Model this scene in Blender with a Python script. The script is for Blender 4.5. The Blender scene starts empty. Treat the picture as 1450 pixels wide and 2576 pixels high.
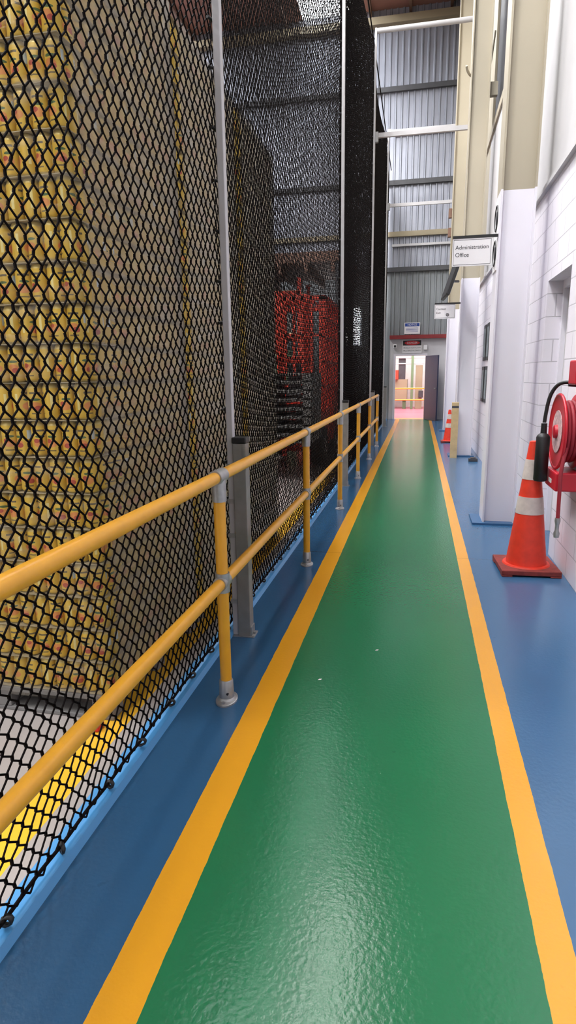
import bpy, math, random
import numpy as np
from mathutils import Matrix, Vector
random.seed(7); np.random.seed(7)
scene = bpy.context.scene
try:
    scene.view_settings.view_transform = 'Standard'
    scene.view_settings.look = 'None'
    scene.view_settings.exposure = 0.0
except Exception as e:
    print(e)
COL = scene.collection

# ------------------------------------------------------------------ helpers
def srgb(r, g, b):
    def f(c):
        c /= 255.0
        return c/12.92 if c <= 0.04045 else ((c+0.055)/1.055)**2.4
    return (f(r), f(g), f(b), 1.0)

def mat(name, col, rough=0.5, metal=0.0, var=0.06, scale=6.0, bump=0.0, bscale=40.0, spec=None):
    m = bpy.data.materials.new(name); m.use_nodes = True
    nt = m.node_tree; N = nt.nodes; L = nt.links
    b = N['Principled BSDF']
    b.inputs['Roughness'].default_value = rough
    b.inputs['Metallic'].default_value = metal
    if spec is not None: b.inputs['Specular IOR Level'].default_value = spec
    tc = N.new('ShaderNodeTexCoord')
    if var > 0:
        n = N.new('ShaderNodeTexNoise'); n.inputs['Scale'].default_value = scale
        n.inputs['Detail'].default_value = 4
        L.new(tc.outputs['Object'], n.inputs['Vector'])
        r = N.new('ShaderNodeMapRange')
        r.inputs['From Min'].default_value = 0.25; r.inputs['From Max'].default_value = 0.75
        r.inputs['To Min'].default_value = 1-var; r.inputs['To Max'].default_value = 1+var
        L.new(n.outputs['Fac'], r.inputs['Value'])
        mx = N.new('ShaderNodeVectorMath'); mx.operation = 'SCALE'
        mx.inputs[0].default_value = col[:3]
        L.new(r.outputs['Result'], mx.inputs['Scale'])
        L.new(mx.outputs['Vector'], b.inputs['Base Color'])
    else:
        b.inputs['Base Color'].default_value = col
    if bump > 0:
        n2 = N.new('ShaderNodeTexNoise'); n2.inputs['Scale'].default_value = bscale
        L.new(tc.outputs['Object'], n2.inputs['Vector'])
        bp = N.new('ShaderNodeBump'); bp.inputs['Strength'].default_value = bump
        bp.inputs['Distance'].default_value = 0.01
        L.new(n2.outputs['Fac'], bp.inputs['Height']); L.new(bp.outputs['Normal'], b.inputs['Normal'])
    return m

def empty(name, loc=(0, 0, 0)):
    e = bpy.data.objects.new(name, None); COL.objects.link(e); e.location = loc
    e.empty_display_size = 0.1
    return e

def link(o, parent=None):
    COL.objects.link(o)
    if parent:
        o.parent = parent
        o.matrix_parent_inverse = Matrix.Translation(-parent.location)
    return o

def meshobj(name, verts, faces, mats, parent=None, fmi=None, smooth=False):
    me = bpy.data.meshes.new(name); me.from_pydata(verts, [], faces)
    if not isinstance(mats, (list, tuple)): mats = [mats]
    for m in mats: me.materials.append(m)
    if fmi is not None: me.polygons.foreach_set('material_index', fmi)
    if smooth: me.polygons.foreach_set('use_smooth', [True]*len(faces))
    me.update()
    return link(bpy.data.objects.new(name, me), parent)

BF = [(0, 3, 2, 1), (4, 5, 6, 7), (0, 1, 5, 4), (1, 2, 6, 5), (2, 3, 7, 6), (3, 0, 4, 7)]
def boxes(name, lst, mats, parent=None, bevel=0.0):
    V = []; F = []; MI = []
    for it in lst:
        x0, x1, y0, y1, z0, z1 = it[:6]; mi = it[6] if len(it) > 6 else 0
        o = len(V)
        V += [(x0, y0, z0), (x1, y0, z0), (x1, y1, z0), (x0, y1, z0), (x0, y0, z1), (x1, y0, z1), (x1, y1, z1), (x0, y1, z1)]
        F += [tuple(o+i for i in f) for f in BF]; MI += [mi]*6
    ob = meshobj(name, V, F, mats, parent, MI)
    if bevel:
        md = ob.modifiers.new('b', 'BEVEL'); md.width = bevel; md.segments = 2
    return ob

def box(name, x0, x1, y0, y1, z0, z1, m, parent=None, bevel=0.0):
    return boxes(name, [(x0, x1, y0, y1, z0, z1)], m, parent, bevel)

def lathe(name, base, axis, prof, m, parent=None, seg=24, fmi=None):
    ax = Vector(axis).normalized(); b = Vector(base)
    u = ax.orthogonal().normalized(); w = ax.cross(u)
    V = []; F = []; MI = []
    for r, t in prof:
        for k in range(seg):
            a = 2*math.pi*k/seg
            V.append(b+ax*t+(u*math.cos(a)+w*math.sin(a))*r)
    for i in range(len(prof)-1):
        for k in range(seg):
            k2 = (k+1) % seg
            F.append((i*seg+k, i*seg+k2, (i+1)*seg+k2, (i+1)*seg+k)); MI.append(fmi[i] if fmi else 0)
    F.append(tuple(range(seg))[::-1]); MI.append(fmi[0] if fmi else 0)
    F.append(tuple((len(prof)-1)*seg+k for k in range(seg))); MI.append(fmi[-1] if fmi else 0)
    ob = meshobj(name, V, F, m, parent, MI)
    me = ob.data
    sm = [len(p.vertices) == 4 for p in me.polygons]
    me.polygons.foreach_set('use_smooth', sm)
    try:
        me.set_sharp_from_angle(angle=math.radians(40))
    except Exception: pass
    return ob

def cyl(name, p0, p1, r, m, parent=None, seg=20, r2=None):
    p0 = Vector(p0); p1 = Vector(p1); d = p1-p0
    return lathe(name, p0, d, [(r, 0), (r if r2 is None else r2, d.length)], m, parent, seg)

def tube(name, pts, r, m, parent=None, cyclic=False, res=3, smooth=True):
    cu = bpy.data.curves.new(name, 'CURVE'); cu.dimensions = '3D'
    cu.bevel_depth = r; cu.bevel_resolution = res; cu.use_fill_caps = True
    sp = cu.splines.new('NURBS' if smooth else 'POLY'); sp.points.add(len(pts)-1)
    for i, p in enumerate(pts): sp.points[i].co = (*p, 1)
    if smooth: sp.use_endpoint_u = not cyclic; sp.order_u = 3
    sp.use_cyclic_u = cyclic
    cu.materials.append(m)
    return link(bpy.data.objects.new(name, cu), parent)

def text(name, body, loc, width, m, parent=None, rot=(math.pi/2, 0, 0), align='LEFT'):
    cu = bpy.data.curves.new(name, 'FONT'); cu.body = body; cu.size = 0.1
    cu.align_x = align; cu.align_y = 'CENTER'; cu.extrude = 0.0006
    cu.materials.append(m)
    ob = bpy.data.objects.new(name, cu); COL.objects.link(ob)
    bpy.context.view_layer.update()
    s = width/max(ob.dimensions.x, 1e-4)
    ob.scale = (s, s, s); ob.rotation_euler = rot; ob.location = loc
    if parent:
        ob.parent = parent; ob.matrix_parent_inverse = Matrix.Translation(-parent.location)
    return ob

# ------------------------------------------------------------------ materials
M_rail = mat('rail_yellow_paint', srgb(220, 158, 42), 0.33, var=0.07, scale=12)
M_galv = mat('galvanised_steel', srgb(165, 165, 165), 0.42, 0.7, var=0.12, scale=30)
M_postgrey = mat('post_grey', srgb(140, 138, 135), 0.5, 0.4, var=0.12, scale=14)
M_pole = mat('pole_aluminium', srgb(180, 178, 180), 0.45, 0.15, var=0.05)
M_black = mat('black_plastic', srgb(22, 22, 24), 0.5, var=0.1)
M_net = mat('net_cord_black', srgb(15, 11, 11), 0.9, var=0.15, scale=3, spec=.08)
M_white = mat('white_paint', srgb(224, 221, 230), 0.45, var=0.02, scale=2)
M_beige = mat('beige_paint', srgb(166, 157, 138), 0.5, var=0.05, scale=1.5)
M_beige2 = mat('beige_paint_dark', srgb(146, 134, 110), 0.55, var=0.08, scale=1.5)
M_bluepl = mat('blue_floor_paint', srgb(52, 98, 142), 0.35, var=0.05)
M_kerb = mat('light_blue_kerb', srgb(68, 134, 186), 0.35, var=0.05)
M_orange = mat('cone_orange', srgb(222, 58, 36), 0.5, var=0.1, scale=20)
M_conewhite = mat('cone_reflective', srgb(200, 188, 182), 0.45, var=0.12, scale=25)
M_conebase = mat('cone_base', srgb(128, 46, 40), 0.7, var=0.3, scale=18)
M_red = mat('fire_red', srgb(184, 26, 44), 0.35, var=0.06)
M_hose = mat('hose_red', srgb(150, 36, 50), 0.6, var=0.1)
M_wood = mat('timber', srgb(196, 172, 130), 0.7, var=0.15, scale=9)
M_sign = mat('sign_white', srgb(228, 226, 228), 0.4, var=0.01)
M_ink = mat('sign_ink', srgb(35, 35, 38), 0.6, var=0)
M_signblue = mat('sign_blue', srgb(28, 62, 140), 0.5, var=0)
M_signred = mat('sign_red', srgb(200, 30, 40), 0.5, var=0)
M_rust = mat('rust_red_steel', srgb(130, 36, 40), 0.6, var=0.15)
M_brown = mat('brown_steel', srgb(112, 84, 70), 0.7, var=0.2, scale=2)
M_roof = mat('roof_sheet', srgb(146, 104, 92), 0.7, var=0.2, scale=1)
M_dark = mat('dark_louvre', srgb(62, 62, 66), 0.5, var=0.15)
M_navy = mat('navy_door', srgb(40, 46, 74), 0.4, var=0.08)
M_forkred = mat('forklift_red', srgb(206, 66, 44), 0.5, var=0.12)
M_tyre = mat('tyre_rubber', srgb(28, 27, 27), 0.8, var=0.15, bump=0.3)
M_pgrey = mat('pallet_grey', srgb(120, 118, 116), 0.6, var=0.15)
M_green = mat('machine_green', srgb(96, 120, 88), 0.5, var=0.1)

def floor_material():
    m = bpy.data.materials.new('painted_floor'); m.use_nodes = True
    nt = m.node_tree; N = nt.nodes; L = nt.links; b = N['Principled BSDF']
    g = N.new('ShaderNodeNewGeometry'); s = N.new('ShaderNodeSeparateXYZ')
    L.new(g.outputs['Position'], s.inputs[0])
    n = N.new('ShaderNodeTexNoise'); n.inputs['Scale'].default_value = 7; n.inputs['Detail'].default_value = 6
    n.inputs['Roughness'].default_value = 0.7
    L.new(g.outputs['Position'], n.inputs['Vector'])
    ma = N.new('ShaderNodeMath'); ma.operation = 'MULTIPLY_ADD'
    ma.inputs[1].default_value = 0.010; L.new(n.outputs['Fac'], ma.inputs[0]); L.new(s.outputs['X'], ma.inputs[2])
    sb = N.new('ShaderNodeMath'); sb.operation = 'SUBTRACT'; sb.inputs[1].default_value = 0.005; L.new(ma.outputs[0], sb.inputs[0])
    mr = N.new('ShaderNodeMapRange'); mr.inputs['From Min'].default_value = -2; mr.inputs['From Max'].default_value = 2
    L.new(sb.outputs[0], mr.inputs['Value'])
    cr = N.new('ShaderNodeValToRGB'); cr.color_ramp.interpolation = 'CONSTANT'
    conc = srgb(154, 146, 142); yel = srgb(222, 170, 50); blu = srgb(44, 86, 122); blu2 = srgb(58, 100, 138)
    yel2 = srgb(222, 156, 34); grn = srgb(24, 108, 68); yel3 = srgb(224, 158, 44)
    stops = [(-2, conc), (-1.35, yel), (-1.22, conc), (-1.08, blu), (-.747, yel2), (-.612, grn), (.347, yel3), (.447, blu2)]
    e = cr.color_ramp.elements
    e[0].position = 0; e[0].color = stops[0][1]
    e[1].position = (stops[1][0]+2)/4; e[1].color = stops[1][1]
    for x, c in stops[2:]:
        q = e.new((x+2)/4); q.color = c
    L.new(mr.outputs[0], cr.inputs[0])
    n2 = N.new('ShaderNodeTexNoise'); n2.inputs['Scale'].default_value = 1.1; n2.inputs['Detail'].default_value = 2
    L.new(g.outputs['Position'], n2.inputs['Vector'])
    r2 = N.new('ShaderNodeMapRange'); r2.inputs['From Min'].default_value = .3; r2.inputs['From Max'].default_value = .7
    r2.inputs['To Min'].default_value = .96; r2.inputs['To Max'].default_value = 1.04
    L.new(n2.outputs['Fac'], r2.inputs['Value'])
    d = N.new('ShaderNodeMath'); d.operation = 'SUBTRACT'; d.inputs[1].default_value = 5.05; L.new(s.outputs['Y'], d.inputs[0])
    ab = N.new('ShaderNodeMath'); ab.operation = 'ABSOLUTE'; L.new(d.outputs[0], ab.inputs[0])
    gt = N.new('ShaderNodeMath'); gt.operation = 'GREATER_THAN'; gt.inputs[1].default_value = 0.006; L.new(ab.outputs[0], gt.inputs[0])
    r3 = N.new('ShaderNodeMapRange'); r3.inputs['To Min'].default_value = .72; L.new(gt.outputs[0], r3.inputs['Value'])
    n5 = N.new('ShaderNodeTexNoise'); n5.inputs['Scale'].default_value = 14; n5.inputs['Detail'].default_value = 3
    L.new(g.outputs['Position'], n5.inputs['Vector'])
    r5 = N.new('ShaderNodeMapRange'); r5.inputs['From Min'].default_value = .72; r5.inputs['From Max'].default_value = .78
    r5.inputs['To Min'].default_value = 1; r5.inputs['To Max'].default_value = .82; L.new(n5.outputs['Fac'], r5.inputs['Value'])
    mu = N.new('ShaderNodeMath'); mu.operation = 'MULTIPLY'; L.new(r2.outputs[0], mu.inputs[0]); L.new(r3.outputs[0], mu.inputs[1])
    mu2 = N.new('ShaderNodeMath'); mu2.operation = 'MULTIPLY'; L.new(mu.outputs[0], mu2.inputs[0]); L.new(r5.outputs[0], mu2.inputs[1])
    vs = N.new('ShaderNodeVectorMath'); vs.operation = 'SCALE'
    L.new(cr.outputs[0], vs.inputs[0]); L.new(mu2.outputs[0], vs.inputs['Scale'])
    L.new(vs.outputs[0], b.inputs['Base Color'])
    b.inputs['Roughness'].default_value = .2
    n3 = N.new('ShaderNodeTexNoise'); n3.inputs['Scale'].default_value = 60; n3.inputs['Detail'].default_value = 2
    L.new(g.outputs['Position'], n3.inputs['Vector'])
    bp = N.new('ShaderNodeBump'); bp.inputs['Strength'].default_value = .3; bp.inputs['Distance'].default_value = .003
    L.new(n3.outputs['Fac'], bp.inputs['Height']); L.new(bp.outputs[0], b.inputs['Normal'])
    return m

def block_material():
    m = bpy.data.materials.new('white_blockwork'); m.use_nodes = True
    nt = m.node_tree; N = nt.nodes; L = nt.links; b = N['Principled BSDF']
    g = N.new('ShaderNodeNewGeometry'); s = N.new('ShaderNodeSeparateXYZ'); c = N.new('ShaderNodeCombineXYZ')
    ad = N.new('ShaderNodeMath'); L.new(g.outputs['Position'], s.inputs[0])
    L.new(s.outputs['X'], ad.inputs[0]); L.new(s.outputs['Y'], ad.inputs[1])
    L.new(ad.outputs[0], c.inputs['X']); L.new(s.outputs['Z'], c.inputs['Y'])
    br = N.new('ShaderNodeTexBrick'); br.inputs['Scale'].default_value = 1
    br.inputs['Brick Width'].default_value = .4; br.inputs['Row Height'].default_value = .2
    br.inputs['Mortar Size'].default_value = .005; br.inputs['Mortar Smooth'].default_value = .3
    br.inputs['Color1'].default_value = srgb(228, 223, 232); br.inputs['Color2'].default_value = srgb(223, 219, 228)
    br.inputs['Mortar'].default_value = srgb(190, 186, 194)
    L.new(c.outputs[0], br.inputs['Vector']); L.new(br.outputs['Color'], b.inputs['Base Color'])
    inv = N.new('ShaderNodeMath'); inv.operation = 'SUBTRACT'; inv.inputs[0].default_value = 1; L.new(br.outputs['Fac'], inv.inputs[1])
    bp = N.new('ShaderNodeBump'); bp.inputs['Strength'].default_value = .6; bp.inputs['Distance'].default_value = .006
    L.new(inv.outputs[0], bp.inputs['Height']); L.new(bp.outputs[0], b.inputs['Normal'])
    b.inputs['Roughness'].default_value = .5
    return m

def can_material():
    m = bpy.data.materials.new('printed_can'); m.use_nodes = True
    nt = m.node_tree; N = nt.nodes; L = nt.links; b = N['Principled BSDF']
    uv = N.new('ShaderNodeUVMap'); uv.uv_map = 'UVMap'
    fr = N.new('ShaderNodeVectorMath'); fr.operation = 'FRACTION'; L.new(uv.outputs[0], fr.inputs[0])
    base = srgb(208, 172, 58)
    def ell(cx, cy, rx, ry, col, prev, square=False):
        sub = N.new('ShaderNodeVectorMath'); sub.operation = 'SUBTRACT'; sub.inputs[1].default_value = (cx, cy, 0); L.new(fr.outputs[0], sub.inputs[0])
        mu = N.new('ShaderNodeVectorMath'); mu.operation = 'MULTIPLY'; mu.inputs[1].default_value = (1/rx, 1/ry, 0); L.new(sub.outputs[0], mu.inputs[0])
        if square:
            a = N.new('ShaderNodeVectorMath'); a.operation = 'ABSOLUTE'; L.new(mu.outputs[0], a.inputs[0])
            sp = N.new('ShaderNodeSeparateXYZ'); L.new(a.outputs[0], sp.inputs[0])
            mxx = N.new('ShaderNodeMath'); mxx.operation = 'MAXIMUM'; L.new(sp.outputs[0], mxx.inputs[0]); L.new(sp.outputs[1], mxx.inputs[1]); out = mxx.outputs[0]
        else:
            ln = N.new('ShaderNodeVectorMath'); ln.operation = 'LENGTH'; L.new(mu.outputs[0], ln.inputs[0]); out = ln.outputs['Value']
        lt = N.new('ShaderNodeMath'); lt.operation = 'LESS_THAN'; lt.inputs[1].default_value = 1; L.new(out, lt.inputs[0])
        mx = N.new('ShaderNodeMix'); mx.data_type = 'RGBA'
        L.new(lt.outputs[0], mx.inputs['Factor'])
        if prev is None: mx.inputs[6].default_value = base
        else: L.new(prev, mx.inputs[6])
        mx.inputs[7].default_value = col
        return mx.outputs[2]
    p = ell(.25, .38, .12, .11, srgb(210, 134, 66), None)
    p = ell(.30, .32, .07, .07, srgb(170, 70, 50), p)
    p = ell(.75, .38, .12, .11, srgb(210, 138, 70), p)
    p = ell(.70, .45, .06, .06, srgb(170, 70, 50), p)
    p = ell(.25, .56, .10, .035, srgb(66, 92, 46), p)
    p = ell(.77, .57, .09, .035, srgb(66, 92, 46), p)
    p = ell(.5, .62, .045, .12, srgb(186, 198, 198), p, True)
    p = ell(.0, .5, .05, .22, srgb(222, 208, 136), p, True)
    p = ell(.25, .74, .11, .026, srgb(96, 82, 48), p, True)
    p = ell(.75, .74, .11, .026, srgb(96, 82, 48), p, True)
    p = ell(.25, .18, .09, .018, srgb(112, 94, 48), p, True)
    p = ell(.75, .18, .09, .018, srgb(112, 94, 48), p, True)
    L.new(p, b.inputs['Base Color'])
    b.inputs['Metallic'].default_value = .1; b.inputs['Roughness'].default_value = .38
    return m

def wrap_material():
    m = bpy.data.materials.new('stretch_wrap_film'); m.use_nodes = True
    nt = m.node_tree; N = nt.nodes; L = nt.links; b = N['Principled BSDF']
    out = [n for n in N if n.type == 'OUTPUT_MATERIAL'][0]
    b.inputs['Base Color'].default_value = srgb(178, 170, 156); b.inputs['Roughness'].default_value = .28
    tr = N.new('ShaderNodeBsdfTransparent'); mx = N.new('ShaderNodeMixShader')
    lw = N.new('ShaderNodeLayerWeight'); lw.inputs['Blend'].default_value = .5
    g = N.new('ShaderNodeNewGeometry')
    mp = N.new('ShaderNodeMapping'); mp.inputs['Scale'].default_value = (1.5, 1.5, 7); mp.inputs['Rotation'].default_value = (.25, .1, 0)
    L.new(g.outputs['Position'], mp.inputs[0])
    n = N.new('ShaderNodeTexNoise'); n.inputs['Scale'].default_value = 2.5; n.inputs['Detail'].default_value = 5
    L.new(mp.outputs[0], n.inputs['Vector'])
    p = N.new('ShaderNodeMath'); p.operation = 'POWER'; p.inputs[1].default_value = 1.6; L.new(lw.outputs['Facing'], p.inputs[0])
    a = N.new('ShaderNodeMath'); a.operation = 'MULTIPLY_ADD'; a.inputs[1].default_value = 1.45; a.inputs[2].default_value = -.14; L.new(p.outputs[0], a.inputs[0])
    mx0 = N.new('ShaderNodeMath'); mx0.operation = 'MAXIMUM'; mx0.inputs[1].default_value = .03; L.new(a.outputs[0], mx0.inputs[0])
    q = N.new('ShaderNodeMapRange'); q.inputs['From Min'].default_value = .5; q.inputs['From Max'].default_value = .8; q.inputs['To Max'].default_value = .35
    L.new(n.outputs['Fac'], q.inputs['Value'])
    ad = N.new('ShaderNodeMath'); ad.use_clamp = True; L.new(mx0.outputs[0], ad.inputs[0]); L.new(q.outputs[0], ad.inputs[1])
    mn = N.new('ShaderNodeMath'); mn.operation = 'MINIMUM'; mn.inputs[1].default_value = .9; L.new(ad.outputs[0], mn.inputs[0])
    bp = N.new('ShaderNodeBump'); bp.inputs['Strength'].default_value = .8; bp.inputs['Distance'].default_value = .03
    L.new(n.outputs['Fac'], bp.inputs['Height']); L.new(bp.outputs[0], b.inputs['Normal'])
    L.new(mn.outputs[0], mx.inputs[0]); L.new(tr.outputs[0], mx.inputs[1]); L.new(b.outputs[0], mx.inputs[2])
    L.new(mx.outputs[0], out.inputs['Surface'])
    return m

def emis(name, col, s):
    m = bpy.data.materials.new(name); m.use_nodes = True
    b = m.node_tree.nodes['Principled BSDF']; b.inputs['Base Color'].default_value = col
    b.inputs['Emission Color'].default_value = col; b.inputs['Emission Strength'].default_value = s
    return m

M_floor = floor_material(); M_block = block_material(); M_can = can_material(); M_wrap = wrap_material()
M_sky = emis('skylight_sheet', (0.93, .97, 1, 1), 20)
M_panel = mat('grey_cladding', srgb(192, 190, 192), .6, var=.03)
M_corr = mat('zinc_corrugated', srgb(150, 153, 164), .42, .35, var=.14, scale=1.2)
M_corrg = mat('zinc_corrugated_grey', srgb(128, 132, 136), .5, .2, var=.08, scale=1.2)

# ------------------------------------------------------------------ room shell
FY = 21.5; XL = -14.0; YB = -5.0; ZC = 12.3
box('floor', XL, 1.6, YB, FY, -.1, 0, M_floor)

boxes('wall_right', [(1.12, 1.34, YB, 5.3, 0, 3.15, 0), (1.12, 1.34, 5.3, 6.2, 2.31, 3.15, 0), (1.12, 1.34, 6.2, FY, 0, 3.15, 0),
      (1.12, 1.34, YB, 12.5, 3.15, 5.6, 1), (1.16, 1.34, YB, 12.5, 5.6, 8.6, 2), (1.12, 1.34, YB, 12.5, 8.6, ZC, 3),
      (1.12, 1.34, 12.5, FY, 3.15, ZC, 3), (1.09, 1.12, YB, FY, 5.52, 5.64, 3), (1.09, 1.12, YB, 12.5, 8.5, 8.65, 3),
      (1.08, 1.12, YB, FY, 3.15, 3.19, 1)], [M_block, M_panel, M_dark, M_beige])
d1 = empty('door_1', (1.3, 5.75, 0))
boxes('door_frame', [(1.25, 1.33, 5.3, 5.36, 0, 2.31), (1.25, 1.33, 6.14, 6.2, 0, 2.31), (1.25, 1.33, 5.36, 6.14, 2.24, 2.31)], M_white, d1)
boxes('door_leaf', [(1.29, 1.33, 5.36, 6.14, 0.005, 2.24, 0), (1.285, 1.29, 5.52, 5.98, 1.0, 2.1, 1)], [M_panel, M_dark], d1)
cyl('handle', (1.27, 5.45, 1.02), (1.27, 5.57, 1.02), .01, M_galv, d1)

def corrugated(name, x0, x1, y, z0, z1, m, parent=None, pitch=.19, depth=.035):
    xs = []; ys = []
    x = x0
    prof = [(0, 0), (.3, 0), (.42, 1), (.6, 1), (.72, 0)]
    while x < x1:
        for t, dd in prof:
            xx = x+t*pitch
            if xx <= x1: xs.append(xx); ys.append(y-dd*depth)
        x += pitch
    xs.append(x1); ys.append(y)
    V = [(a, b, z0) for a, b in zip(xs, ys)]+[(a, b, z1) for a, b in zip(xs, ys)]
    n = len(xs)
    F = [(i, i+1, n+i+1, n+i) for i in range(n-1)]
    return meshobj(name, V, F, m, parent)
wf = empty('wall_far', (0, FY, 0))
corrugated('cladding_upper', XL, 1.12, FY, 4.8, ZC, M_corr, wf)
corrugated('cladding_lower_left', XL, -1.0, FY, 0, 4.8, M_corrg, wf)
corrugated('cladding_over_door', -1.0, 1.12, FY, 2.7, 4.8, M_corrg, wf)
boxes('cladding_backing', [(XL, -1.0, FY+.01, FY+.12, 0, ZC), (-1.0, 1.12, FY+.01, FY+.12, 2.7, ZC),
      (-1.0, -.8, FY-.02, FY+.12, 0, 2.7), (.2, 1.12, FY-.02, FY+.12, 0, 2.7), (-.8, .2, FY-.02, FY+.12, 2.12, 2.7)], M_panel, wf)
gl = []
for z in (4.85, 7.45, 10.1): gl.append((XL, 1.1, FY-.13, FY-.035, z-.07, z+.07, 0))
for z in (5.95,): gl.append((XL, 1.1, FY-.14, FY-.035, z-.1, z+.05, 1))
gl.append((-1.0, 1.1, FY-.14, FY-.035, 8.8, 8.92, 2)); gl.append((-1.0, 1.1, FY-.14, FY-.035, 5.55, 5.62, 2))
gl.append((XL, 1.1, FY-.3, FY-.035, 11.8, 12.0, 1))
boxes('girts', gl, [M_dark, M_beige2, M_pole], wf)
boxes('trim_1', [(-1.0, 1.1, FY-.2, FY-.02, 2.66, 2.78)], M_rust)
boxes('door_frame_far', [(-.86, -.79, FY-.06, FY+.12, 0, 2.18), (.19, .25, FY-.06, FY+.12, 0, 2.18), (-.79, .19, FY-.06, FY+.12, 2.12, 2.18)], M_white, wf)
d2 = empty('door_2', (.22, FY, 0))
dl = box('door_leaf', 0, .85, -.045, 0, .01, 2.1, M_navy, None)
dl.parent = d2; dl.location = (0.02, -.06, 0); dl.rotation_euler = (0, 0, math.radians(-64))
dh = lathe('handle', (.78, -.1, 1.05), (0, 1, 0), [(.02, 0), (.02, .05)], M_galv, None, 12); dh.parent = d2; dh.rotation_euler = (0, 0, math.radians(-64)); dh.location = (0.02, -.06, 0)

box('wall_left', XL-.15, XL, YB, FY, 0, ZC, M_corrg)
box('wall_back', XL, 1.34, YB-.15, YB, 0, ZC, M_panel)

rx = [(XL, -9.6), (-8.0, -3.9), (-2.3, 1.34)]
boxes('ceiling', [(a, b, YB, FY, ZC, ZC+.12) for a, b in rx], M_roof)
boxes('window_1', [(-9.6, -8.0, YB, FY, ZC+.02, ZC+.06), (-3.9, -2.3, YB, FY, ZC+.02, ZC+.06)], M_sky)
rf = []
for y in (1.0, 6.5, 11.85, 17.2): rf.append((XL, 1.12, y-.1, y+.1, ZC-.55, ZC, 0))
for x in (-12, -10, -7.5, -6, -4.4, -1.8, -.6, .6): rf.append((x-.04, x+.04, YB, FY, ZC-.16, ZC, 0))
boxes('trim_2', rf, [M_brown])

# room beyond the far doorway
M_pinkf = mat('red_floor', srgb(206, 112, 130), .3, var=.08)
M_bright = mat('annex_wall', srgb(218, 216, 212), .6, var=.08)
boxes('floor_production', [(-4, 4, FY, 30, -.1, 0, 0), (-4, 4, FY+.12, FY+.5, 0, .003, 1)], [M_pinkf, M_rail])
boxes('wall_production', [(-4, 4, 30, 30.1, 0, 4), (-4.1, -4, FY+.12, 30, 0, 4), (4, 4.1, FY+.12, 30, 0, 4), (-4, 4, FY+.12, 30, 4, 4.1)], M_bright)
mg = empty('bottling_machine', (-.2, 28, 0))
boxes('machine_frame', [(-.35, -.24, 28, 28.2, 0, 3.4, 0), (.25, .34, 28, 28.2, 0, 3.4, 0), (-1.4, -.5, 28.2, 29.2, .4, 1.3, 1), (-1.4, 1.2, 28.1, 28.3, 2.2, 2.28, 3), (-1.2, -.9, 28, 28.4, 1.3, 1.7, 2),
      (-.15, .15, 28.2, 28.6, 0, 1.9, 1), (-1.3, -1.1, 28.3, 28.5, 0, .4, 0), (-.7, -.55, 28.3, 28.5, 0, .4, 0), (.4, .75, 28.3, 28.7, 0, 1.3, 3),
      (-1.4, .2, 28.15, 28.25, 1.95, 2.0, 3), (-.9, -.6, 28.2, 28.5, 1.3, 2.2, 4), (.0, .2, 28.1, 28.2, .5, .8, 4)], [M_green, M_beige2, M_orange, M_pole, M_dark], mg, .01)
gr = empty('guard_rail', (0, 25.5, 0))
for z in (.5, .95): cyl('rail_%d' % int(z*100), (-3, 25.5, z), (3, 25.5, z), .03, M_rail, gr)
for x in (-3, -1.5, .25, 1.5, 3): cyl('rail_post', (x, 25.5, 0), (x, 25.5, .95), .03, M_rail, gr)

def prism(name, pts_xz, y0, y1, m, parent=None):
    n = len(pts_xz)
    V = [(x, y0, z) for x, z in pts_xz]+[(x, y1, z) for x, z in pts_xz]
    F = [tuple(range(n))[::-1], tuple(range(n, 2*n))]+[(i, (i+1) % n, n+(i+1) % n, n+i) for i in range(n)]
    return meshobj(name, V, F, m, parent)
prism('trim_3', [(-1.115, 0), (-1.03, 0), (-1.045, .022), (-1.10, .035), (-1.115, .035)], YB, FY-.05, M_kerb)

# ------------------------------------------------------------------ handrail
hr = empty('safety_handrail', (-.845, 5, 0))
XR = -.845; ZT = 1.075; ZM = .59; R = .0265
ys = [-1.80, .355, 2.51, 4.67, 6.83, 8.98, 11.1, 13.2]
cyl('top_rail', (XR, YB+.5, ZT), (XR, 13.23, ZT), R, M_rail, hr, 24)
cyl('mid_rail', (XR, YB+.5, ZM), (XR, 13.23, ZM), R, M_rail, hr, 24)
for i, y in enumerate(ys):
    cyl('rail_post_%d' % i, (XR, y, .02), (XR, y, ZT), R, M_rail, hr, 24)
    cyl('top_sleeve_%d' % i, (XR, y-.055, ZT), (XR, y+.055, ZT), R+.006, M_galv, hr, 24)
    cyl('top_socket_%d' % i, (XR, y, ZT-.11), (XR, y, ZT-.01), R+.006, M_galv, hr, 24)
    cyl('mid_sleeve_%d' % i, (XR, y-.045, ZM), (XR, y+.045, ZM), R+.006, M_galv, hr, 24)
    cyl('mid_socket_%d' % i, (XR, y, ZM-.045), (XR, y, ZM+.045), R+.007, M_galv, hr, 24)
    lathe('base_flange_%d' % i, (XR, y, 0), (0, 0, 1), [(.046, 0.008), (.042, .016), (R+.009, .022), (R+.006, .105), (R+.002, .11)], M_galv, hr, 28)
    fl = lathe('flange_plate_%d' % i, (0, 0, 0), (0, 0, 1), [(.05, 0), (.05, .008), (.045, .012)], M_galv, None, 28)
    fl.parent = hr; fl.location = (0, y-5, 0); fl.scale = (1.0, 1.45, 1)
    cyl('grub_screw_%d' % i, (XR+.015, y-.028, .05), (XR+.015, y-.037, .05), .006, M_black, hr, 8)
    for dy in (-.056, .056): cyl('anchor_bolt', (XR, y+dy, .01), (XR, y+dy, .02), .008, M_galv, hr, 6)

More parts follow.
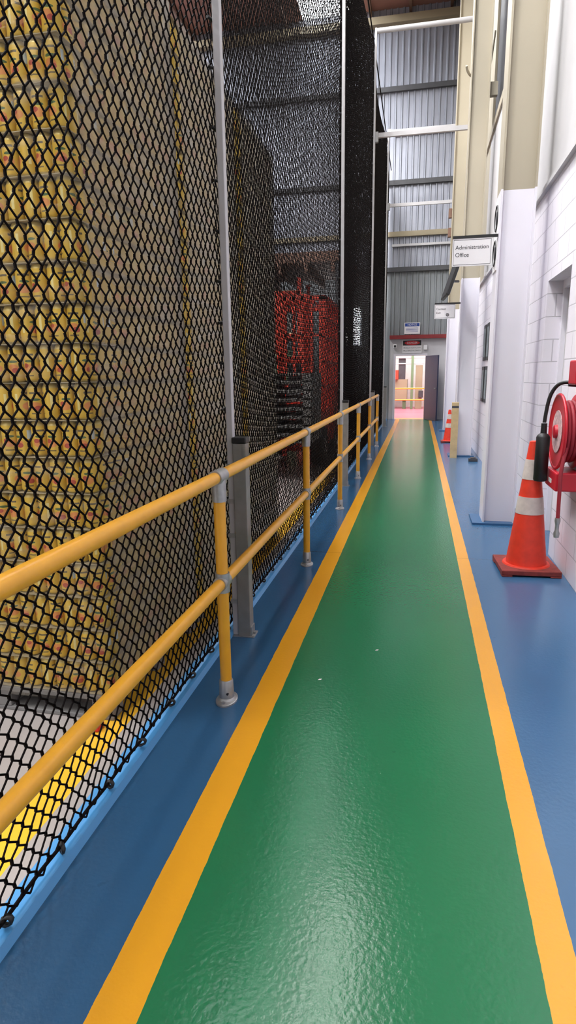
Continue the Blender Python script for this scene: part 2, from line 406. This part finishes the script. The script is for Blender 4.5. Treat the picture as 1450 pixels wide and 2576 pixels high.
# ------------------------------------------------------------------ net fence
sn = empty('safety_net_fence', (-1.06, 9, 0))
PY = [-1.8, 3.26, 8.33, 13.4, 18.4]
for i, y in enumerate(PY):
    p = sn
    boxes('square_post_%d' % i, [(-.998, -.923, y-.0375, y+.0375, 0, 1.14)], M_postgrey, p, .004)
    boxes('post_cap_%d' % i, [(-1.002, -.919, y-.0415, y+.0415, 1.14, 1.175)], M_black, p, .006)
    boxes('foot_bracket_%d' % i, [(-.923, -.899, y-.035, y+.035, 0, .007), (-.923, -.916, y-.035, y+.035, 0, .06), (-1.03, -.90, y-.05, y+.05, 0, .005)], M_galv, p)
    cyl('foot_bolt_%d' % i, (-.909, y, .006), (-.909, y, .02), .008, M_galv, p, 6)
    boxes('tall_pole_%d' % i, [(-1.035, -.998, y-.0225, y+.0225, 0.0, 7.95)], M_pole, p, .004)
    for k in range(5):
        boxes('pole_clamp_%d_%d' % (i, k), [(-1.04, -.994, y-.03, y+.03, .2+.2*k, .225+.2*k)], M_galv, p)
    for k in range(32):
        z = .35+.24*k+random.uniform(-.04, .04)
        cyl('net_tie_%d_%d' % (i, k), (-1.055, y-.03, z), (-1.035, y+.028, z+random.uniform(-.02, .02)), .008, M_black, p, 8)
e = empty('support_brace', (0, 13.4, 7.9)); cyl('tie_tube', (-.996, 13.4, 7.9), (1.07, 13.4, 7.9), .045, M_pole, e)
for j, (y, z) in enumerate(((13.4, 6.1), (18.4, 6.05), (18.4, 7.88))):
    e = empty('support_brace', (0, y, z))
    boxes('tie_bar', [(-.996, 1.07, y-.03, y+.03, z-.04, z+.04)], M_pole, e)
    boxes('tie_bracket', [(-.996, -.94, y-.04, y+.04, z-.12, z+.06)], M_galv, e)

def build_net():
    w, a, b = .062, .013, .027
    Y0, Y1, Z0, Z1 = -2.0, FY-.32, .05, 7.75
    C = int((Y1-Y0)/(w/2)); Rr = int((Z1-Z0)/(a+b))
    c = np.arange(C+1)[None, :]; r = np.arange(Rr+1)[:, None]
    y = Y0+c*(w/2)+0*r
    par = (c+r) % 2
    z = Z0+r*(a+b)+b*par
    ysort = np.sort(np.array(PY+[23.5, -6.9]))
    idx = np.clip(np.searchsorted(ysort, y)-1, 0, len(ysort)-2)
    t = (y-ysort[idx])/(ysort[idx+1]-ysort[idx])
    s = np.sin(np.pi*np.clip(t, 0, 1))
    hz = np.clip((z-Z0)/1.4, 0, 1); hz = hz*hz*(3-2*hz)
    # the net bellies out between posts, most at chest height
    belly = np.exp(-((z-1.9)/1.5)**2)
    x = -1.062-.06*s*hz-.05*belly*s*hz
    zz = z-.16*s*hz-.05*belly*s
    yy = y+.06*np.sin(z*.8+y*.2)*s
    zz = zz+(1-np.clip((z-Z0)/.25, 0, 1))*(.008+.010*np.cos(2*np.pi*y/.29))
    jit = np.random.normal(0, .0012, (3,)+x.shape)
    P = np.stack([x+jit[0], yy+jit[1], zz+jit[2]], -1)
    e0 = P[:, :-1].reshape(-1, 3); e1 = P[:, 1:].reshape(-1, 3)
    mask = (par[:-1] == 1)
    v0 = P[:-1][mask]; v1 = P[1:][mask]
    A = np.concatenate([e0, v0]); B = np.concatenate([e1, v1])
    rad = np.concatenate([np.full(len(e0), .0040), np.full(len(v0), .0062)])[:, None]
    d = B-A; d /= np.linalg.norm(d, axis=1, keepdims=True)
    n = np.tile(np.array([[1., 0, 0]]), (len(A), 1))
    u = np.cross(d, n); u /= np.linalg.norm(u, axis=1, keepdims=True)
    n = np.cross(u, d)
    vs = []
    for base in (A, B):
        for k in range(3):
            ang = 2*math.pi*k/3
            vs.append(base+rad*(math.cos(ang)*u+math.sin(ang)*n))
    V = np.stack(vs, 1).reshape(-1, 3).astype(np.float32)
    E = len(A); o = (np.arange(E)*6)[:, None]
    q = np.array([[0, 1, 4, 3], [1, 2, 5, 4], [2, 0, 3, 5]])
    Fq = (o[:, :, None]+q[None]).reshape(-1)
    me = bpy.data.meshes.new('net_mesh')
    me.vertices.add(len(V)); me.vertices.foreach_set('co', V.ravel())
    me.loops.add(len(Fq)); me.loops.foreach_set('vertex_index', Fq.astype(np.int32))
    nf = len(Fq)//4
    me.polygons.add(nf)
    me.polygons.foreach_set('loop_start', np.arange(0, nf*4, 4, dtype=np.int32))
    try: me.polygons.foreach_set('loop_total', np.full(nf, 4, dtype=np.int32))
    except Exception: pass
    me.polygons.foreach_set('use_smooth', np.ones(nf, dtype=bool))
    me.materials.append(M_net)
    me.update(calc_edges=True)
    return me
link(bpy.data.objects.new('netting', build_net()), sn)
pts = [(-1.062, -2+.145*i, .055+.010*(i % 2)) for i in range(int(23.1/.145))]
tube('hem_rope', pts, .006, M_net, sn, res=2)
tube('head_rope', [(-1.062, -2, 7.76), (-1.062, 9, 7.76), (-1.062, FY-.32, 7.76)], .012, M_net, sn, smooth=False)
V = []; F = []
for i in range(int(23/.29)):
    y = -2+.29*i+random.uniform(-.02, .02); cx, cz = -1.06, .05
    a0 = random.uniform(-.6, .6); seg = 8; rs = 5
    o = len(V)
    for s_ in range(seg):
        th = 2*math.pi*s_/seg
        for k in range(rs):
            ph = 2*math.pi*k/rs
            rr = .013+.0055*math.cos(ph)
            V.append((cx+rr*math.cos(th), y+.0055*math.sin(ph)*1.8+a0*.02*math.cos(th), cz+rr*math.sin(th)))
    for s_ in range(seg):
        for k in range(rs):
            s2 = (s_+1) % seg; k2 = (k+1) % rs
            F.append((o+s_*rs+k, o+s_*rs+k2, o+s2*rs+k2, o+s2*rs+k))
meshobj('hem_ties', V, F, M_black, sn, smooth=True)

# ------------------------------------------------------------------ can pallets
def can_stack_mesh():
    pr = [(.024, 0), (.0335, .008), (.0345, .014), (.0345, .128), (.027, .146)]
    seg = 12; nx, ny, nl = 16, 15, 21; P = .0705; H = .151
    V = []; F = []; UV = []; MI = []
    W = nx*P; Dp = ny*P
    for l in range(nl):
        for i in range(nx):
            for j in range(ny):
                if 0 < i < nx-1 and 0 < j < ny-1 and l < nl-1: continue
                cx = -(i+.5)*P; cy = (j+.5)*P; z0 = .13+l*H
                off = random.choice([0, .5, .25])+random.uniform(-.08, .08)
                o = len(V)
                for r, t in pr:
                    for k in range(seg):
                        an = 2*math.pi*k/seg
                        V.append((cx+r*math.cos(an), cy+r*math.sin(an), z0+t))
                for q in range(len(pr)-1):
                    for k in range(seg):
                        k2 = (k+1) % seg
                        F.append((o+q*seg+k, o+q*seg+k2, o+(q+1)*seg+k2, o+(q+1)*seg+k)); MI.append(0 if q < 3 and q > 0 else 1)
                        u0 = k/seg+off+2; u1 = (k+1)/seg+off+2; v0 = pr[q][1]/.1465; v1 = pr[q+1][1]/.1465
                        UV += [(u0, v0), (u1-1e-4, v0), (u1-1e-4, v1), (u0, v1)]
                F.append(tuple(o+(len(pr)-1)*seg+k for k in range(seg))); MI.append(1)
                UV += [(.01, .01)]*seg
    me = bpy.data.meshes.new('cans'); me.from_pydata(V, [], F)
    uvl = me.uv_layers.new(name='UVMap'); uvl.data.foreach_set('uv', np.array(UV, dtype=np.float32).ravel())
    me.materials.append(M_can); me.materials.append(M_cantop)
    me.polygons.foreach_set('material_index', MI)
    me.polygons.foreach_set('use_smooth', [len(f) == 4 for f in F]); me.update()
    return me, W, Dp, H, nl
M_cantop = mat('can_neck_yellow', srgb(196, 174, 104), .35, .3, var=.05)
M_sheet = mat('slip_sheet', srgb(170, 158, 128), .8, var=.08)
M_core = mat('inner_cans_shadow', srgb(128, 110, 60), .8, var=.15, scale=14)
cans, W, Dp, H, nl = can_stack_mesh()
topz = .13+nl*H
for n_, (px, py) in enumerate(((-1.29, 2.24), (-1.30, 3.37), (-1.29, 4.50))):
    e = empty('beverage_can_pallet', (px, py, 0))
    o = bpy.data.objects.new('cans', cans); COL.objects.link(o); o.parent = e
    sh = [(-W-.004, .004, -.004, Dp+.004, .13+l*H-.0035, .13+l*H-.0005) for l in range(nl+1)]
    ob = boxes('slip_sheets', sh, M_sheet); ob.parent = e
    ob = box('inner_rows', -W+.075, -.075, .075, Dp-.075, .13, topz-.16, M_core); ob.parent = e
    pb = [(-W-.01, .01, -.01, Dp+.01, .1, .125)]
    for yy in (0, Dp/2-.05, Dp-.1): pb.append((-W, 0, yy, yy+.1, 0, .02))
    for xx in (-W, -W/2-.05, -.1):
        for yy in (0, Dp/2-.05, Dp-.1): pb.append((xx, xx+.1, yy, yy+.1, .02, .1))
    ob = boxes('pallet_base', pb, M_pgrey, None, .004); ob.parent = e
    V = []; F = []
    loop = []
    per = [(-W-.012, -.012), (.012, -.012), (.012, Dp+.012), (-W-.012, Dp+.012)]
    for s_ in range(4):
        a = per[s_]; b = per[(s_+1) % 4]
        for k in range(10): loop.append((a[0]+(b[0]-a[0])*k/10, a[1]+(b[1]-a[1])*k/10))
    nz = 40; nn = len(loop)
    for r in range(nz+1):
        for (x, y) in loop:
            V.append((x+random.uniform(-.003, .004), y+random.uniform(-.004, .003), .09+(topz-.07)*r/nz))
    for r in range(nz):
        for k in range(nn):
            F.append((r*nn+k, r*nn+(k+1) % nn, (r+1)*nn+(k+1) % nn, (r+1)*nn+k))
    ob = meshobj('stretch_wrap', V, F, M_wrap, None, smooth=True); ob.parent = e

rb = empty('red_floor_block', (-1.33, 2.12, 0))
boxes('block', [(-1.38, -1.31, 2.14, 2.20, 0, .06)], M_signred, rb, .01)
boxes('block_label', [(-1.37, -1.33, 2.137, 2.14, .02, .04)], M_sign, rb)

# ------------------------------------------------------------------ forklift carrying grey pallets
fk = empty('forklift', (-2.1, 10.4, 0))
def wheel(name, x, y, r, w):
    lathe(name, (x, y, r), (1, 0, 0), [(r*.55, 0), (r*.9, 0), (r, .03), (r, w-.03), (r*.9, w), (r*.55, w)], M_tyre, fk, 28)
    lathe(name+'_hub', (x-.005, y, r), (1, 0, 0), [(r*.5, 0), (r*.5, w+.01)], M_pgrey, fk, 20)
wheel('wheel_1', -1.75, 10.3, .34, .22); wheel('wheel_2', -2.75, 10.3, .34, .22)
wheel('wheel_3', -1.75, 11.8, .28, .2); wheel('wheel_4', -2.75, 11.8, .28, .2)
boxes('chassis', [(-2.6, -1.62, 10.1, 12.2, .25, .95), (-2.75, -1.55, 11.5, 12.4, .3, 1.25), (-2.5, -1.75, 10.9, 11.3, .95, 1.1)], M_forkred, fk, .05)
boxes('seat', [(-2.4, -1.9, 11.0, 11.45, 1.05, 1.2), (-2.4, -1.9, 11.4, 11.52, 1.2, 1.75)], M_black, fk, .04)
og = [(-2.72, -2.64, 10.3, 10.38, .9, 2.75), (-1.6, -1.52, 10.3, 10.38, .9, 2.75), (-2.72, -2.64, 11.9, 11.98, 1.1, 2.75), (-1.6, -1.52, 11.9, 11.98, 1.1, 2.75),
      (-2.72, -1.52, 10.3, 10.38, 2.7, 2.78), (-2.72, -1.52, 11.9, 11.98, 2.7, 2.78), (-2.72, -2.64, 10.3, 11.98, 2.7, 2.78), (-1.6, -1.52, 10.3, 11.98, 2.7, 2.78)]
for k in range(7): og.append((-2.64+.16*k, -2.60+.16*k, 10.3, 11.98, 2.72, 2.76))
for zz in (1.3, 1.7, 2.1, 2.4): og.append((-1.59, -1.53, 10.3, 11.98, zz, zz+.05)); 
for yy in (10.7, 11.1, 11.5): og.append((-1.59, -1.53, yy, yy+.05, 1.1, 2.7))
boxes('overhead_guard', og, M_forkred, fk, .01)
boxes('mast', [(-2.5, -2.38, 9.85, 10.0, .05, 2.75), (-1.85, -1.73, 9.85, 10.0, .05, 2.75), (-2.5, -1.73, 9.88, 9.97, 2.6, 2.72), (-2.5, -1.73, 9.88, 9.97, 1.7, 1.8),
      (-2.2, -2.12, 9.85, 9.95, .2, 2.6), (-2.62, -1.6, 9.75, 9.85, .5, .6), (-2.62, -1.6, 9.75, 9.85, .9, 1.0)], M_forkred, fk, .008)
boxes('load_backrest', [(-2.75, -2.1, 9.7, 9.76, 1.85, 2.7)]+[(-2.1+.14*k, -2.06+.14*k, 9.7, 9.76, 1.5, 2.7) for k in range(5)]+[(-2.1, -1.5, 9.7, 9.76, 2.64, 2.7), (-2.1, -1.5, 9.7, 9.76, 2.1, 2.14)], M_forkred, fk)
boxes('forks', [(-2.4, -2.28, 8.7, 9.76, .5, .54), (-1.92, -1.8, 8.7, 9.76, .5, .54), (-2.4, -2.28, 9.72, 9.76, .5, 1.0), (-1.92, -1.8, 9.72, 9.76, .5, 1.0)], M_black, fk)
pl = []
for k in range(8):
    z = .545+k*.125
    for s_ in range(6): pl.append((-2.75, -1.5, 8.7+.165*s_, 8.83+.165*s_, z+.095, z+.12))
    for xx in (-2.75, -2.2, -1.62): pl.append((xx, xx+.12, 8.7, 9.65, z, z+.095))
    pl.append((-2.75, -1.5, 8.7, 8.78, z, z+.018)); pl.append((-2.75, -1.5, 9.57, 9.65, z, z+.018))
boxes('carried_pallets', pl, M_pgrey, fk)
lathe('work_lamp', (-2.68, 10.25, 2.3), (0, -1, 0), [(.07, 0), (.08, .04)], emis('work_lamp_lens', (1, 1, .95, 1), 4), fk)

mz = empty('storage_mezzanine', (-5, 17, 0))
bl = [(-9.5, -1.9, 16.4, 19.5, 4.35, 4.6, 0)]
for x in (-9.4, -6.9, -4.4, -2.1):
    for y in (16.5, 19.3): bl.append((x-.08, x+.08, y-.08, y+.08, 0, 4.35, 1))
for k in range(11): bl.append((-9.3+.7*k, -9.2+.7*k, 16.4, 19.5, 4.1, 4.35, 0))
boxes('mezzanine_frame', bl, [M_brown, M_dark], mz)
rk = empty('red_rack', (-3, 17.5, 0))
rb_ = []
for x in (-6.2, -4.6, -3.2):
    for y in (16.8, 18.2): rb_.append((x-.05, x+.05, y-.05, y+.05, 0, 4.05, 0))
for z in (1.2, 2.5, 3.6): rb_.append((-6.2, -3.2, 16.75, 16.85, z, z+.12, 0)); rb_.append((-6.2, -3.2, 18.15, 18.25, z, z+.12, 0)); rb_.append((-6.2, -3.2, 16.8, 18.2, z+.12, z+.14, 1))
for k, (x, z) in enumerate(((-5.9, 0), (-4.3, 0), (-5.9, 1.34), (-4.4, 1.34), (-4.3, 2.64))): rb_.append((x, x+.95, 16.9, 18.1, z, z+.85, 2+(k % 2)))
boxes('rack_frame', rb_, [M_forkred, M_wood, M_pgrey, M_green], rk)
boxes('window_2', [(-3.1, -2.0, FY-.06, FY-.045, 2.5, 3.7)], emis('window_daylight', (.95, .97, 1, 1), 16))
br = empty('floor_barrier', (-1.8, 6.6, 0))
boxes('barrier_bar', [(-2.5+.14*k, -2.36+.14*k, 6.4, 6.5, .08, .24, k % 2) for k in range(7)]+[(-2.45, -2.35, 6.3, 6.6, 0, .08, 0), (-1.68, -1.58, 6.3, 6.6, 0, .08, 0)], [M_signred, M_sign], br)

# ------------------------------------------------------------------ columns
cy = [6.33, 11.7, 17.05]
for y in cy:
    c = empty('steel_column', (.83, y, 0))
    x0, x1, dp = .68, .99, .32
    boxes('column_lower', [(x0, x0+.018, y, y+dp, .02, 3.14), (x1-.018, x1, y, y+dp, .02, 3.14), (x0+.018, x1-.018, y+.05, y+.07, .02, 3.14)], M_white, c)
    boxes('column_upper', [(x0, x0+.018, y, y+dp, 3.14, ZC-.6), (x1-.018, x1, y, y+dp, 3.14, ZC-.6), (x0+.018, x1-.018, y+.05, y+.07, 3.14, ZC-.6)], M_beige, c)
    boxes('base_plate', [(x0-.1, x1+.05, y-.06, y+dp+.06, 0, .02)], M_bluepl, c)
    boxes('wall_cleat', [(x1, 1.12, y+.1, y+.2, 6.0, 6.2)], M_beige, c)

def hanging_sign(y, lines, zc, sym=False, dx=0.0):
    s = empty('direction_sign', (.42, y, zc))
    boxes('board', [(.235+dx, .595+dx, y, y+.012, zc-.13, zc+.115)], M_sign, s)
    boxes('bracket', [(.235+dx, .678, y-.004, y+.016, zc+.115, zc+.14)], M_black, s)
    boxes('border', [(.245+dx, .585+dx, y-.001, y, zc+.1, zc+.103), (.245+dx, .585+dx, y-.001, y, zc-.118, zc-.115), (.245+dx, .248+dx, y-.001, y, zc-.118, zc+.103), (.582+dx, .585+dx, y-.001, y, zc-.118, zc+.103)], M_ink, s)
    z = zc+.035
    for i, (ln, w) in enumerate(lines):
        text('lettering_%d' % i, ln, (.262+dx, y-.001, z-.066*i), w, M_ink, s)
    if sym:
        tube('symbol_ring', [(.46+dx+.022*math.cos(a*math.pi/8), y-.002, zc-.065+.022*math.sin(a*math.pi/8)) for a in range(16)], .005, M_ink, s, True, 2)
        lathe('symbol_dot', (.46+dx, y, zc-.065), (0, -1, 0), [(.009, 0), (.009, .002)], M_ink, s, 12)
hanging_sign(6.345, [('Administration', .30), ('Office', .122)], 2.625, dx=.035)
hanging_sign(11.72, [('Canteen', .165), ('Exit', .075)], 2.60, True)

st = empty('safety_sticker_panel', (.675, 6.5, 2.7))
boxes('panel', [(.672, .68, 6.37, 6.64, 2.45, 3.1)], M_sign, st)
for z in (2.93, 2.62):
    tube('ring', [(.670, 6.505+.11*math.cos(a*math.pi/12), z+.11*math.sin(a*math.pi/12)) for a in range(24)], .008, M_ink, st, True, 2)
    lathe('disc', (.672, 6.505, z), (-1, 0, 0), [(.06, 0), (.06, .002)], M_ink, st, 20)

tv = empty('wall_monitor', (.48, 11.1, 3.06))
ob = boxes('screen_body', [(-.03, .03, -.42, .42, -.32, .32)], M_black, None, .01); ob.parent = tv
ob = boxes('screen_glass', [(.03, .033, -.39, .39, -.29, .29)], mat('screen_blue', srgb(120, 160, 190), .2, var=.5, scale=4)); ob.parent = tv
tv.rotation_euler = (0, math.radians(18), math.radians(4))
ob = cyl('bracket_arm', (0.02, 0.3, 0), (.17, .62, .09), .02, M_black); ob.parent = tv

for i, (y, z) in enumerate(((10.25, 1.72), (10.8, 1.72), (10.25, 1.02), (10.8, 1.02), (11.3, 1.72), (11.3, 1.02))):
    f = empty('notice_frame', (1.11, y, z))
    boxes('frame', [(1.1, 1.12, y, y+.36, z, z+.6)], M_black, f)
    boxes('paper', [(1.097, 1.1, y+.05, y+.31, z+.06, z+.54)], mat('notice_paper_%d' % i, srgb(120, 130, 135), .5, var=.5, scale=14), f)
f = empty('fire_sign', (1.1, 9.7, 2.5)); boxes('plate', [(1.11, 1.12, 9.6, 9.9, 2.3, 2.65)], M_signred, f); boxes('plate_pictogram', [(1.108, 1.11, 9.68, 9.82, 2.38, 2.56)], M_sign, f)

# ------------------------------------------------------------------ traffic cones
def cone(x, y, h, s=1.0, rot=0):
    e = empty('traffic_cone', (x, y, 0))
    b = .215*s
    ob = boxes('cone_foot', [(-b, b, -b, b, 0.012, .05*s), (-b, -b+.08, -b, -b+.08, 0, .012), (b-.08, b, -b, -b+.08, 0, .012), (-b, -b+.08, b-.08, b, 0, .012), (b-.08, b, b-.08, b, 0, .012)], M_conebase, None, .01)
    ob.parent = e
    rb, rt = .15*s, .036*s
    def r(t): return rb+(rt-rb)*t
    ts = [.0, .42, .42, .56, .56, .70, .70, .86, .86, 1.0]
    prof = [(rb+.03*s, .045*s), (rb+.02*s, .06*s)]
    zz = lambda t: .06*s+(h-.06*s)*t
    for k, t in enumerate(ts):
        off = .003 if k in (2, 3, 6, 7) else 0
        prof.append((r(t)+off, zz(t)))
    prof.append((rt*.7, zz(1.0)+.004))
    fm = [0, 0, 0, 0, 1, 0, 0, 0, 1, 0, 0, 0]
    fm = fm[:len(prof)-1]
    ob = lathe('cone_body', (0, 0, 0), (0, 0, 1), prof, [M_orange, M_conewhite], None, 36, fm); ob.parent = e
    e.rotation_euler = (0, 0, rot)
    return e
cone(.865, 4.84, 1.0, 1.0, .05)
cone(.70, 14.2, .72, .8)

tp = empty('timber_post', (.66, 11.5, 0))
boxes('timber', [(.60, .72, 11.45, 11.55, 0, 1.0, 0), (.60, .72, 11.449, 11.45, .9, .94, 1)], [M_wood, M_dark], tp, .004)
dsb = empty('door_stop_block', (.98, 11.2, 0)); boxes('block', [(.9, 1.05, 11.0, 11.14, 0, .05), (.93, 1.02, 11.03, 11.11, .05, .07)], M_dark, dsb, .006)

# ------------------------------------------------------------------ fire hose reel
h = empty('fire_hose_reel', (1.05, 4.66, 1.10))
Yc, Zc = 4.66, 1.09
def disc(name, x0, x1, r, m, seg=40): return lathe(name, (x0, Yc, Zc), (1, 0, 0), [(r-.006, 0), (r, .004), (r, x1-x0-.004), (r-.006, x1-x0)], m, h, seg)
disc('back_flange', 1.085, 1.097, .26, M_red)
disc('hub_drum', .985, 1.085, .10, M_red)
for i in range(4):
    for j in range(3):
        rr = .125+.028*i
        x = 1.012+.028*j
        tube('hose_coil_%d_%d' % (i, j), [(x, Yc+rr*math.cos(a*math.pi/10), Zc+rr*math.sin(a*math.pi/10)) for a in range(20)], .0146, M_hose, h, True, 2)
lathe('front_flange', (.98, Yc, Zc), (1, 0, 0), [(.225, 0), (.255, -.006), (.265, .002), (.26, .010), (.22, .010)], M_red, h, 48)
tube('front_rim', [(.98, Yc+.26*math.cos(a*math.pi/16), Zc+.26*math.sin(a*math.pi/16)) for a in range(32)], .011, M_red, h, True, 3)
lathe('instruction_plate', (.978, Yc, Zc), (-1, 0, 0), [(.15, 0), (.15, .004)], mat('instruction_plate', srgb(200, 168, 170), .5, var=.45, scale=45), h, 32)
lathe('front_hub', (.975, Yc, Zc), (-1, 0, 0), [(.05, 0), (.045, .02), (.03, .025)], M_red, h, 24)
boxes('wall_bracket', [(1.097, 1.12, Yc-.06, Yc+.06, Zc-.2, Zc+.2)], M_red, h, .004)
boxes('valve_cover', [(1.0, 1.12, 4.36, 4.56, 1.42, 1.58)], M_red, h, .01)
boxes('nozzle_tray', [(.95, 1.12, 4.46, 4.80, .69, .82)], M_red, h, .01)
boxes('tray_label', [(.948, .95, 4.58, 4.68, .73, .76)], M_sign, h)
tube('guide_arm', [(1.04, 4.62, 1.43), (.99, 4.64, 1.44), (.94, 4.68, 1.40), (.905, 4.7, 1.30), (.895, 4.7, 1.15)], .013, M_black, h, res=3)
lathe('guide_weight', (.895, 4.7, .725), (0, 0, 1), [(.040, 0), (.048, .01), (.048, .32), (.040, .335), (.022, .35), (.02, .42)], M_black, h, 24)
cyl('guide_mount', (1.12, 4.62, 1.42), (1.02, 4.62, 1.43), .025, M_black, h)
tube('hose_tail', [(1.0, 4.44, 1.0), (.97, 4.42, .85), (.975, 4.42, .7), (.98, 4.43, .50)], .013, M_hose, h, res=3)
lathe('nozzle', (.98, 4.43, .51), (0, 0, -1), [(.018, 0), (.02, .02), (.014, .05), (.014, .09), (.022, .11), (.018, .14)], M_galv, h, 16)

eb = empty('alarm_box', (1.05, 5.2, 4.4))
boxes('box', [(1.04, 1.12, 5.0, 5.2, 4.25, 4.5), (1.06, 1.12, 5.03, 5.17, 4.1, 4.25)], M_white, eb, .015)
cyl('beacon', (1.05, 5.1, 4.25), (1.03, 5.1, 4.17), .04, M_sign, eb)
cd = empty('wall_conduit', (1.09, 9, 5.2))
tube('conduit', [(1.08, 12.4, 7.2), (1.0, 12.2, 6.4), (.9, 12.0, 6.3), (.62, 11.85, 6.35), (.6, 11.75, 6.45)], .02, M_beige, cd)
for k, z in enumerate((5.35, 4.9)):
    e = empty('column_clamp', (.64, 17.1, z)); boxes('clamp', [(.6, .68, 17.1, 17.2, z, z+.22)], M_brown, e, .01)

# ------------------------------------------------------------------ signs over the far door
s1 = empty('danger_sign', (-.3, FY-.04, 2.4))
yy = FY-.045
boxes('board', [(-.58, .06, yy, yy+.02, 2.2, 2.63)], M_sign, s1)
boxes('header', [(-.56, .04, yy-.004, yy, 2.45, 2.61)], M_ink, s1)
ov = lathe('oval', (0, 0, 0), (0, -1, 0), [(.1, 0), (.1, .003)], M_signred, None, 32); ov.parent = s1
ov.location = (.04, -.01, .13); ov.scale = (2.5, 1, .68)
text('header_text', 'DANGER', (-.26, yy-.012, 2.53), .34, M_sign, s1, align='CENTER')
text('line_1', 'PRODUCTION FLOOR', (-.26, yy-.002, 2.37), .56, M_ink, s1, align='CENTER')
text('line_2', 'MULTIPLE HAZARDS', (-.26, yy-.002, 2.28), .56, M_ink, s1, align='CENTER')
s2 = empty('notice_sign', (-.3, FY-.06, 3.0))
yy = FY-.065
boxes('board', [(-.53, -.02, yy, yy+.02, 2.82, 3.18)], M_sign, s2)
boxes('header', [(-.51, -.04, yy-.003, yy, 3.06, 3.16)], M_signblue, s2)
text('header_text', 'NOTICE', (-.275, yy-.005, 3.11), .3, M_sign, s2, align='CENTER')
boxes('text_rows', [(-.48, -.08, yy-.002, yy, z, z+.012) for z in (3.0, 2.96, 2.92, 2.88)], M_signblue, s2)
cc = empty('security_camera', (-.85, FY-.1, 2.45)); boxes('housing', [(-.88, -.76, FY-.16, FY-.02, 2.38, 2.5)], M_sign, cc, .02); lathe('lens', (-.82, FY-.16, 2.43), (0, -1, 0), [(.04, 0), (.03, .02)], M_black, cc, 16)
b2 = empty('switch_box', (.2, FY-.1, 2.4)); boxes('housing', [(.12, .24, FY-.1, FY-.02, 2.3, 2.46)], M_sign, b2, .01)

for i, (x, y) in enumerate(((-.19, 3.17), (-.45, 2.78))):
    e = empty('paper_scrap', (x, y, 0))
    ob = meshobj('scrap', [(0, 0, .001), (.016, .003, .002), (.018, .013, .003), (.004, .012, .001)], [(0, 1, 2, 3)], M_sign); ob.parent = e

# ------------------------------------------------------------------ lights
M_streak_lens = emis('added_streak_lens', (1, .98, .95, 1), 44)
for y in (3.4, 5.4, 7.2):  # added fittings, hung above view to lay a highlight streak on the floor
    lb = empty('added_streak_light', (-.9, y, 6.4))
    boxes('housing', [(-.99, -.79, y-.65, y+.65, 6.42, 6.5)], M_white, lb)
    boxes('lens', [(-.98, -.80, y-.64, y+.64, 6.39, 6.42)], M_streak_lens, lb)
    for dy in (-.5, .5): cyl('hanger_rod', (-.89, y+dy, 6.5), (-.89, y+dy, ZC-.005), .006, M_galv, lb, 8)
def area(name, loc, sx, sy, power, rot=(0, 0, 0), col=(1, .98, .97)):
    l = bpy.data.lights.new(name, 'AREA'); l.shape = 'RECTANGLE'; l.size = sx; l.size_y = sy; l.energy = power; l.color = col
    o = bpy.data.objects.new(name, l); COL.objects.link(o); o.location = loc; o.rotation_euler = rot
    return o
for i, y in enumerate((-2.5, 3.8, 9.2, 14.5)):
    area('high_bay_light', (-1.9, y, 10.6), .6, .6, 380)
for y in (1, 8, 15): area('high_bay_light', (-6.2, y, 10.6), .8, .8, 380)
area('production_room_light', (0, 25.5, 3.9), 4, 5, 650)

w = bpy.data.worlds.new('World'); scene.world = w; w.use_nodes = True
w.node_tree.nodes['Background'].inputs[0].default_value = (.8, .88, 1, 1); w.node_tree.nodes['Background'].inputs[1].default_value = .6

# ------------------------------------------------------------------ camera
f = 1530.0
Yv = Vector((330, 346, -f)).normalized()
bb = -(f*f+330*90)/346
Zv = -Vector((90, bb, -f)).normalized()
Xv = Yv.cross(Zv)
cx = Vector((Xv.x, Yv.x, Zv.x)); cyv = Vector((Xv.y, Yv.y, Zv.y)); cz = Vector((Xv.z, Yv.z, Zv.z))
M = Matrix((cx, cyv, cz)).transposed().to_4x4()
M.translation = Vector((0, 0, 1.5))
cam = bpy.data.cameras.new('camera'); co = bpy.data.objects.new('camera', cam); COL.objects.link(co)
co.matrix_world = M
cam.sensor_fit = 'VERTICAL'; cam.sensor_height = 36; cam.lens = 36*f/2576; cam.clip_start = .02; cam.clip_end = 200
scene.camera = co
